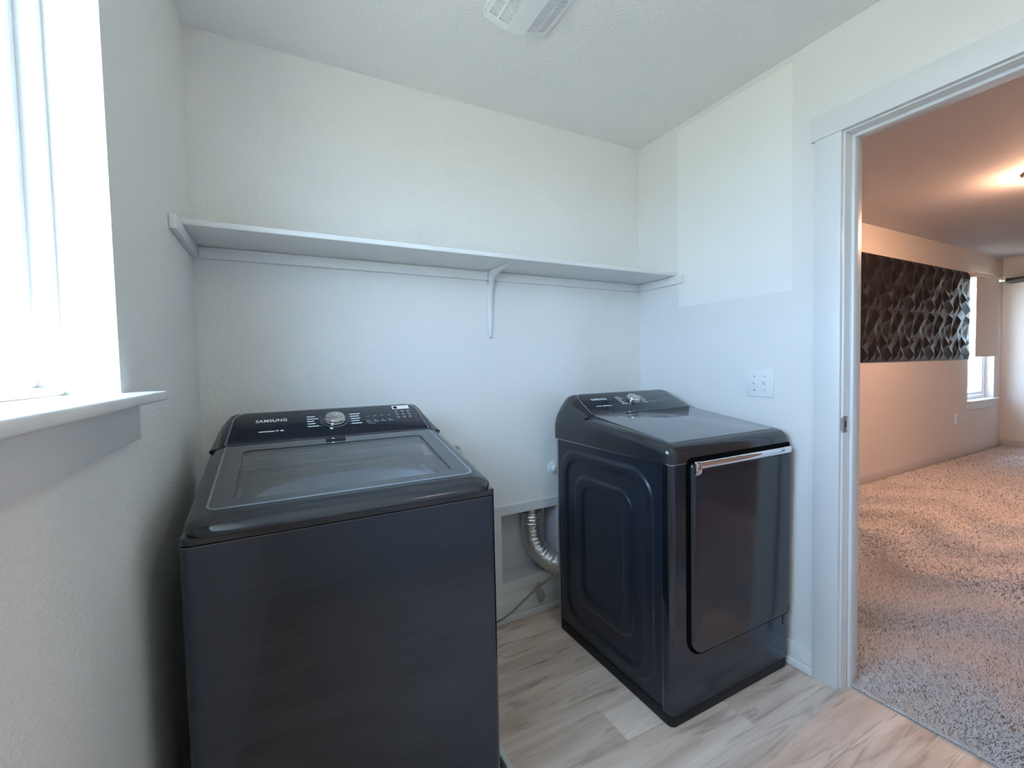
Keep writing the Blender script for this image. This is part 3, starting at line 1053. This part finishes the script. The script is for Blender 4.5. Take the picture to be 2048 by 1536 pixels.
def shp(name, b, bv=0.002, mat=None):
    bm = boxes([(b[0] - cx, b[1] - cx, b[2] - YB, b[3] - YB, b[4] - SZ0, b[5] - SZ0)], bv, 2)
    return obj(name, bm, mat or M['shelf'], sh)


shp('shelf_board', (XL + 0.001, XR - 0.001, SY, YB - 0.001, SZ0, SZ1), 0.004)
shp('back_cleat', (XL + 0.019, XR - 0.019, YB - 0.018, YB - 0.0005, SZ0 - 0.040, SZ0 - 0.0005))
shp('side_cleat', (XL + 0.0005, XL + 0.018, 1.52, YB - 0.001, SZ0 - 0.040, SZ0 - 0.0005))
shp('side_cleat', (XR - 0.018, XR - 0.0005, 1.575, YB - 0.001, SZ0 - 0.040, SZ0 - 0.0005))
BXc = 0.880 - cx
bk = bmesh.new()
yb = -0.0195
bx(bk, BXc - 0.019, BXc + 0.019, -0.0025, -0.0005, -0.312, -0.0405)
bx(bk, BXc - 0.019, BXc + 0.019, -0.0215, -0.0185, -0.060, -0.001)
bx(bk, BXc - 0.019, BXc + 0.019, -0.0215, -0.0005, -0.046, -0.0415)
bx(bk, BXc - 0.015, BXc + 0.015, -0.245, -0.0185, -0.0035, -0.0008)
brk = obj('bracket', bk, M['trim'], sh, label='white pressed steel shelf bracket')
# gusset rib: curved outer edge from the foot of the wall leg to the tip of the arm
pts = smooth_path([(0, -0.006, -0.296), (0, -0.013, -0.20), (0, -0.020, -0.11), (0, -0.038, -0.046), (0, -0.10, -0.020), (0, -0.18, -0.010), (0, -0.238, -0.004)], 6)
bm = bmesh.new()
L = []
for i, p in enumerate(pts):
    t = i / (len(pts) - 1)
    w_ = 0.004 + 0.010 * math.sin(PI * min(1, t * 1.1)) ** 0.7
    # rib section: two feet on the leg or arm, crest in between
    if t < 0.5:
        foot = Vector((0, -0.003, p.z - 0.002))
    else:
        foot = Vector((0, p.y, -0.003))
    fx = Vector((1, 0, 0))
    c = Vector((BXc, 0, 0))
    L.append([c + foot - fx * (w_ + 0.003), c + p - fx * w_ * 0.45, c + p + fx * w_ * 0.45, c + foot + fx * (w_ + 0.003)])
loft(bm, L)
obj('brace', bm, M['trim'], brk, ang=40)
obj('screw', lathe([(0.005, 0), (0.0045, 0.002), (0.001, 0.003)], lambda u, v, h: Vector((BXc + u, -0.003 - h, -0.305 + v)), 14), M['galv'], brk)

# ------------------------------------------------------------------ light switch, outlets, knob
sw = thing('light_switch', 'white double toggle light switch plate above the dryer', 'light switch', (XR, 1.177, 1.150))
obj('switch_plate', box(-0.006, 0, -0.060, 0.060, -0.059, 0.059, 0.0025, 2), M['white_plastic'], sw)
for dy in (0.023, -0.023):
    tg = obj('toggle', prism([(-0.0115, -0.008), (-0.0115, 0.010), (0.0115, 0.010), (0.0115, -0.008)], lambda u, v, h: Vector((-0.006 - h * (1 + 0), dy + v * 0.55, u)), 0, 0.0012), M['white_plastic'], sw)
    bm = bmesh.new()
    loft(bm, [[(-0.006, dy - 0.004, -0.007), (-0.006, dy + 0.004, -0.007), (-0.006, dy + 0.004, 0.006), (-0.006, dy - 0.004, 0.006)],
              [(-0.020, dy - 0.0035, 0.004), (-0.020, dy + 0.0035, 0.004), (-0.020, dy + 0.0035, 0.011), (-0.020, dy - 0.0035, 0.011)]])
    bevel(bm, 0.001, 1)
    obj('lever', bm, M['white_plastic'], tg)
    for dz in (-0.030, 0.030):
        obj('screw', lathe([(0.0032, 0), (0.003, 0.001), (0.0005, 0.0014)], lambda u, v, h: Vector((-0.006 - h, dy + u, dz + v)), 12), M['galv'], sw)


def wallface(cx_, cz_):
    return lambda u, v, h: Vector((u, -h, v))


ro = thing('round_outlet', 'round white outlet cover on the wall behind the washing machine', 'outlet', (0.684, YB, 0.866))
Fw = lambda u, v, h: Vector((u, -h, v))
obj('cover_ring', lathe([(0.038, 0.0), (0.038, 0.010), (0.034, 0.016), (0.027, 0.017), (0.025, 0.007), (0.001, 0.007)], Fw, 36), M['white_plastic'], ro)
bm = bmesh.new()
for a0, a1 in ((20, 75), (95, 160), (200, 250), (290, 340)):
    n = 8
    P = [(0.0185 * math.cos(math.radians(a0 + (a1 - a0) * i / n)), 0.0185 * math.sin(math.radians(a0 + (a1 - a0) * i / n))) for i in range(n + 1)]
    Q = [(0.0150 * math.cos(math.radians(a0 + (a1 - a0) * i / n)), 0.0150 * math.sin(math.radians(a0 + (a1 - a0) * i / n))) for i in range(n + 1)][::-1]
    loft(bm, [[Fw(u, v, 0.0072) for u, v in P + Q], [Fw(u, v, 0.0078) for u, v in P + Q]])
obj('outlet_slots', bm, M['slot'], ro)
obj('center_screw', lathe([(0.0035, 0.007), (0.003, 0.0085), (0.0005, 0.009)], Fw, 12), M['slot'], ro)

kn = thing('wall_valve', 'white round valve knob on the wall at the dryer back edge', 'valve', (1.212, YB, 0.722))
obj('escutcheon', lathe([(0.033, 0.0), (0.033, 0.004), (0.022, 0.010), (0.014, 0.012), (0.012, 0.03), (0.001, 0.03)], Fw, 28), M['white_plastic'], kn)
obj('stem', lathe([(0.008, 0.028), (0.008, 0.05), (0.011, 0.052), (0.011, 0.058), (0.001, 0.06)], lambda u, v, h: Vector((u, -h, v - 0.0)), 16), M['galv'], kn)

pc = tube(smooth_path([(1.27, YB - 0.052, 0.68), (1.235, YB - 0.07, 0.66), (1.204, YB - 0.08, 0.62), (1.204, YB - 0.085, 0.56), (1.24, YB - 0.09, 0.50), (1.28, YB - 0.11, 0.46)], 8), 0.012, 10)
tag(obj('power_cord', pc, M['matte_black']), 'black power cord bulging out behind the dryer', 'cord')

# ------------------------------------------------------------------ foil duct and braided hose behind the machines
du = thing('exhaust_duct', 'silver foil exhaust duct bending from the wall niche to the dryer', 'duct', (1.115, 1.95, 0.5))
path = smooth_path([(0.0, 0.0, 0.027), (0.0, 0.0, -0.03), (0.0, -0.002, -0.10), (0.008, -0.02, -0.175), (0.045, -0.06, -0.235), (0.11, -0.11, -0.268), (0.19, -0.14, -0.275), (0.27, -0.155, -0.275), (0.34, -0.17, -0.275)], 14)
rad = [0.0515 + 0.0008 * (1 if i % 4 < 2 else -1) + 0.0016 * rnd.uniform(-1, 1) for i in range(len(path))]
obj('duct_hose', tube(path, 0.05, 26, True, rad), M['foil'], du, ang=50)
obj('duct_collar', lathe([(0.0525, -0.004), (0.054, 0.0), (0.054, 0.014), (0.0525, 0.018), (0.046, 0.026), (0.02, 0.0265)], lambda u, v, h: Vector((u, v, h)), 36), M['galv'], du,
    label='dull steel clamp collar')

hs = thing('water_hose', 'thin grey braided hose with silver tag between washer and dryer', 'hose', (1.0, 1.80, 0.0))
hp = smooth_path([(-0.30, -0.02, 0.060), (-0.16, 0.0, 0.068), (-0.085, 0.01, 0.085), (-0.01, 0.02, 0.118), (0.055, 0.02, 0.155), (0.120, -0.01, 0.205), (0.20, -0.05, 0.262)], 10)
obj('hose', tube(hp, 0.0052, 10), M['braid'], hs)
bm = bmesh.new()
tgm = Vector((0.066, 0.018, 0.165))
a = Vector((0.72, 0, 0.58)).normalized()
b = Vector((0.36, -0.10, -0.92)).normalized()
n = a.cross(b).normalized()
P = rrect(-0.022, 0.022, -0.010, 0.080, (0.001, 0.001, 0.008, 0.008), 4)
loft(bm, [[tgm + a * u + b * v + n * h for u, v in P] for h in (0.004, 0.0052)])
obj('silver_tag', bm, M['silver_tag'], hs, label='folded silver foil tag')

# ------------------------------------------------------------------ drain pan parts
fl_p = lambda u, v, h: Vector((u, v, h))
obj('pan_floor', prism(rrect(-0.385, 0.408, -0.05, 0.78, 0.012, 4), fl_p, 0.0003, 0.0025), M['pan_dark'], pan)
obj('pan_rim', ring(rrect(-0.402, 0.424, -0.067, 0.797, 0.016, 6), rrect(-0.382, 0.404, -0.047, 0.777, 0.012, 6), fl_p, 0.0004, 0.045, 0.007), M['pan_plastic'], pan)

# ------------------------------------------------------------------ ceiling exhaust grille
cv = thing('ceiling_vent', 'white louvred exhaust fan grille on the laundry ceiling', 'vent', (0.760, 1.260, H))
HX, HY = 0.122, 0.124


def zc(x):
    ax = abs(x)
    if ax < 0.030:
        return -0.040
    return -0.040 + 0.026 * ((ax - 0.030) / (HX - 0.030)) ** 1.3


obj('grille_rim', ring(rrect(-HX, HX, -HY, HY, 0.022, 6), rrect(-HX + 0.006, HX - 0.006, -HY + 0.006, HY - 0.006, 0.018, 6), fl_p, -0.016, 0.0, 0.002), M['white_plastic'], cv)
obj('grille_backing', prism(rrect(-HX + 0.004, HX - 0.004, -HY + 0.004, HY - 0.004, 0.018, 6), fl_p, -0.012, -0.001), M['slot'], cv)  # dark sheet gives the shade between the slats by its colour
bm = bmesh.new()
xs = np.linspace(-0.034, 0.034, 9)
loft(bm, [[(x, y, zc(x) + dz) for x, dz in [(xx, 0.0) for xx in xs] + [(0.034, 0.028), (-0.034, 0.028)]] for y in (-HY + 0.004, -HY + 0.03, HY - 0.03, HY - 0.004)])
obj('center_panel', bm, M['white_plastic'], cv)


def band(x0, x1, y0, y1, th=0.003):
    bm_ = bmesh.new()
    xs_ = np.linspace(x0, x1, 8)
    lp_ = []
    for y in (y0, y1):
        lp_.append([(x, y, zc(x)) for x in xs_] + [(x, y, zc(x) + th) for x in xs_[::-1]])
    loft(bm_, lp_)
    return bm_


for s in (-1, 1):
    a, b = sorted((s * 0.034, s * (HX - 0.002)))
    obj('end_band', band(a, b, HY - 0.030, HY - 0.002, 0.012), M['white_plastic'], cv)
    obj('end_band', band(a, b, -HY + 0.002, -HY + 0.030, 0.012), M['white_plastic'], cv)
    a, b = sorted((s * 0.072, s * 0.078))
    obj('rib', band(a, b, -HY + 0.03, HY - 0.03, 0.012), M['white_plastic'], cv)
    a, b = sorted((s * 0.106, s * (HX - 0.002)))
    obj('rib', band(a, b, -HY + 0.03, HY - 0.03, 0.010), M['white_plastic'], cv)
    bm = bmesh.new()
    a, b = sorted((s * 0.034, s * 0.108))
    y = -HY + 0.033
    while y < HY - 0.032:
        xs_ = np.linspace(a, b, 5)
        loft(bm, [[(x, yy, zc(x) + 0.0008) for x in xs_] + [(x, yy, zc(x) + 0.006) for x in xs_[::-1]] for yy in (y, y + 0.0034)])
        y += 0.0068
    so = obj('louvre_slats', bm, M['white_plastic'], cv)
    so['kind'] = 'stuff'

# ------------------------------------------------------------------ things in the carpeted room
wp = thing('relief_wall_panels', 'black faceted diamond relief panels covering the far wall strip', 'wall panel', (4.62, DYN, 1.205))
pw, ph = 0.49, 0.532
P4 = {}
g = random.Random(11)
# one pressed panel: a lattice of sharp peaks and valleys, the same on every tile
tmpl = []
N = 5
hgt = [[0.0] * N for _ in range(N)]
peaks = {(1, 1): 0.024, (3, 1): 0.019, (2, 2): 0.003, (1, 3): 0.021, (3, 3): 0.026, (2, 1): 0.006, (1, 2): 0.005, (3, 2): 0.010, (2, 3): 0.012}
bm = bmesh.new()
vv = {}
for i in range(N):
    for j in range(N):
        jx = jz = 0
        if 0 < i < N - 1 and 0 < j < N - 1:
            jx, jz = g.uniform(-0.03, 0.03), g.uniform(-0.03, 0.03)
        vv[i, j] = bm.verts.new((pw * i / (N - 1) + jx, -0.004 - peaks.get((i, j), 0.003), ph * j / (N - 1) + jz))
for i in range(N - 1):
    for j in range(N - 1):
        a, b, c, d = vv[i, j], vv[i + 1, j], vv[i + 1, j + 1], vv[i, j + 1]
        # centre point of each cell gives four facets
        m = bm.verts.new(((a.co + b.co + c.co + d.co) / 4) + Vector((g.uniform(-0.02, 0.02), g.choice((0.010, -0.016, 0.008, -0.020)), g.uniform(-0.02, 0.02))))
        m.co.y = min(m.co.y, -0.003)
        for p, q in ((a, b), (b, c), (c, d), (d, a)):
            bm.faces.new((p, q, m))
e0 = [vv[i, 0] for i in range(N)] + [vv[N - 1, j] for j in range(1, N)] + [vv[i, N - 1] for i in range(N - 2, -1, -1)] + [vv[0, j] for j in range(N - 2, 0, -1)]
lo = [bm.verts.new((v.co.x, 0, v.co.z)) for v in e0]
for i in range(len(e0)):
    j = (i + 1) % len(e0)
    bm.faces.new((e0[i], lo[i], lo[j], e0[j]))
bmesh.ops.recalc_face_normals(bm, faces=bm.faces)
pm = bpy.data.meshes.new('panel')
bm.to_mesh(pm)
bm.free()
pm.materials.append(M['panel_black'])
for c in range(6):
    for r in range(2):
        o = bpy.data.objects.new('panel', pm)
        COL.objects.link(o)
        o.parent = wp
        o.location = (c * pw + 0.002, 0, r * ph)
        o.scale = (0.999, 1, 0.9995)

bl = thing('roller_blind', 'beige roller blind half lowered over the far window', 'blind', (7.86, 2.15, 2.235))
obj('roller_tube', tube([(-0.37, 0, 0), (0.51, 0, 0)], 0.020, 16), M['blind'], bl)
bm = bmesh.new()
xs = np.linspace(-0.374, 0.34, 12)
zs = np.linspace(-0.015, -0.985, 10)
loft(bm, [[(x, -0.018 + 0.004 * math.sin(x * 9), zs[0]), (x, -0.018 + 0.004 * math.sin(x * 9), zs[-1]),
           (x, -0.0165 + 0.004 * math.sin(x * 9), zs[-1]), (x, -0.0165 + 0.004 * math.sin(x * 9), zs[0])] for x in xs])
obj('blind_fabric', bm, M['blind'], bl)
obj('bottom_bar', box(-0.374, 0.34, -0.026, -0.012, -1.0, -0.983, 0.004), M['blind'], bl)
for x in (-0.38, 0.512):
    obj('blind_bracket', box(x - 0.004, x + 0.004, -0.028, 0.07, -0.03, 0.03, 0.002), M['white_plastic'], bl)

ot = thing('wall_outlet', 'white duplex outlet low on the wall left of the far window', 'outlet', (7.235, DYN, 0.485))
obj('outlet_plate', box(-0.038, 0.038, -0.006, 0, -0.062, 0.062, 0.002), M['white_plastic'], ot)
for dz in (-0.021, 0.021):
    rc = obj('receptacle', prism(rrect(-0.016, 0.016, dz - 0.014, dz + 0.014, 0.008, 4), Fw, 0.006, 0.0075), M['white_plastic'], ot)
    obj('slot', boxes([(-0.008, -0.006, -0.008, -0.0074, dz - 0.004, dz + 0.005), (0.006, 0.008, -0.008, -0.0074, dz - 0.004, dz + 0.005)]), M['slot'], rc)

ds = tag(obj('floating_shelf', box(-0.20, 0, -1.3, 0, 0, 0.055, 0.004), M['espresso'], loc=(DX1, 2.15, 2.20)), 'dark espresso floating shelf high on the far end wall', 'shelf')
cl = thing('ceiling_light', 'glowing warm flush dome light on the ceiling beyond the doorway', 'ceiling light', (4.86, 0.985, DH))
obj('light_base', lathe([(0.165, 0.0), (0.165, -0.022), (0.150, -0.026), (0.01, -0.026)], fl_p, 40), M['nickel'], cl)
obj('dome', lathe([(0.152, -0.024), (0.150, -0.045), (0.135, -0.075), (0.100, -0.100), (0.055, -0.112), (0.002, -0.115)], fl_p, 40), M['lamp'], cl)


# unseen fill lamp, added behind the camera to brighten the laundry room
ll = thing('added_fill_light', 'added white dome fill lamp on the ceiling behind the camera', 'ceiling light', (0.95, -0.12, H))
obj('light_base', lathe([(0.150, 0.0), (0.150, -0.020), (0.135, -0.024), (0.01, -0.024)], fl_p, 40), M['nickel'], ll)
obj('dome', lathe([(0.138, -0.022), (0.136, -0.040), (0.120, -0.065), (0.085, -0.085), (0.045, -0.095), (0.002, -0.098)], fl_p, 40), M['fill_lamp_white'], ll)
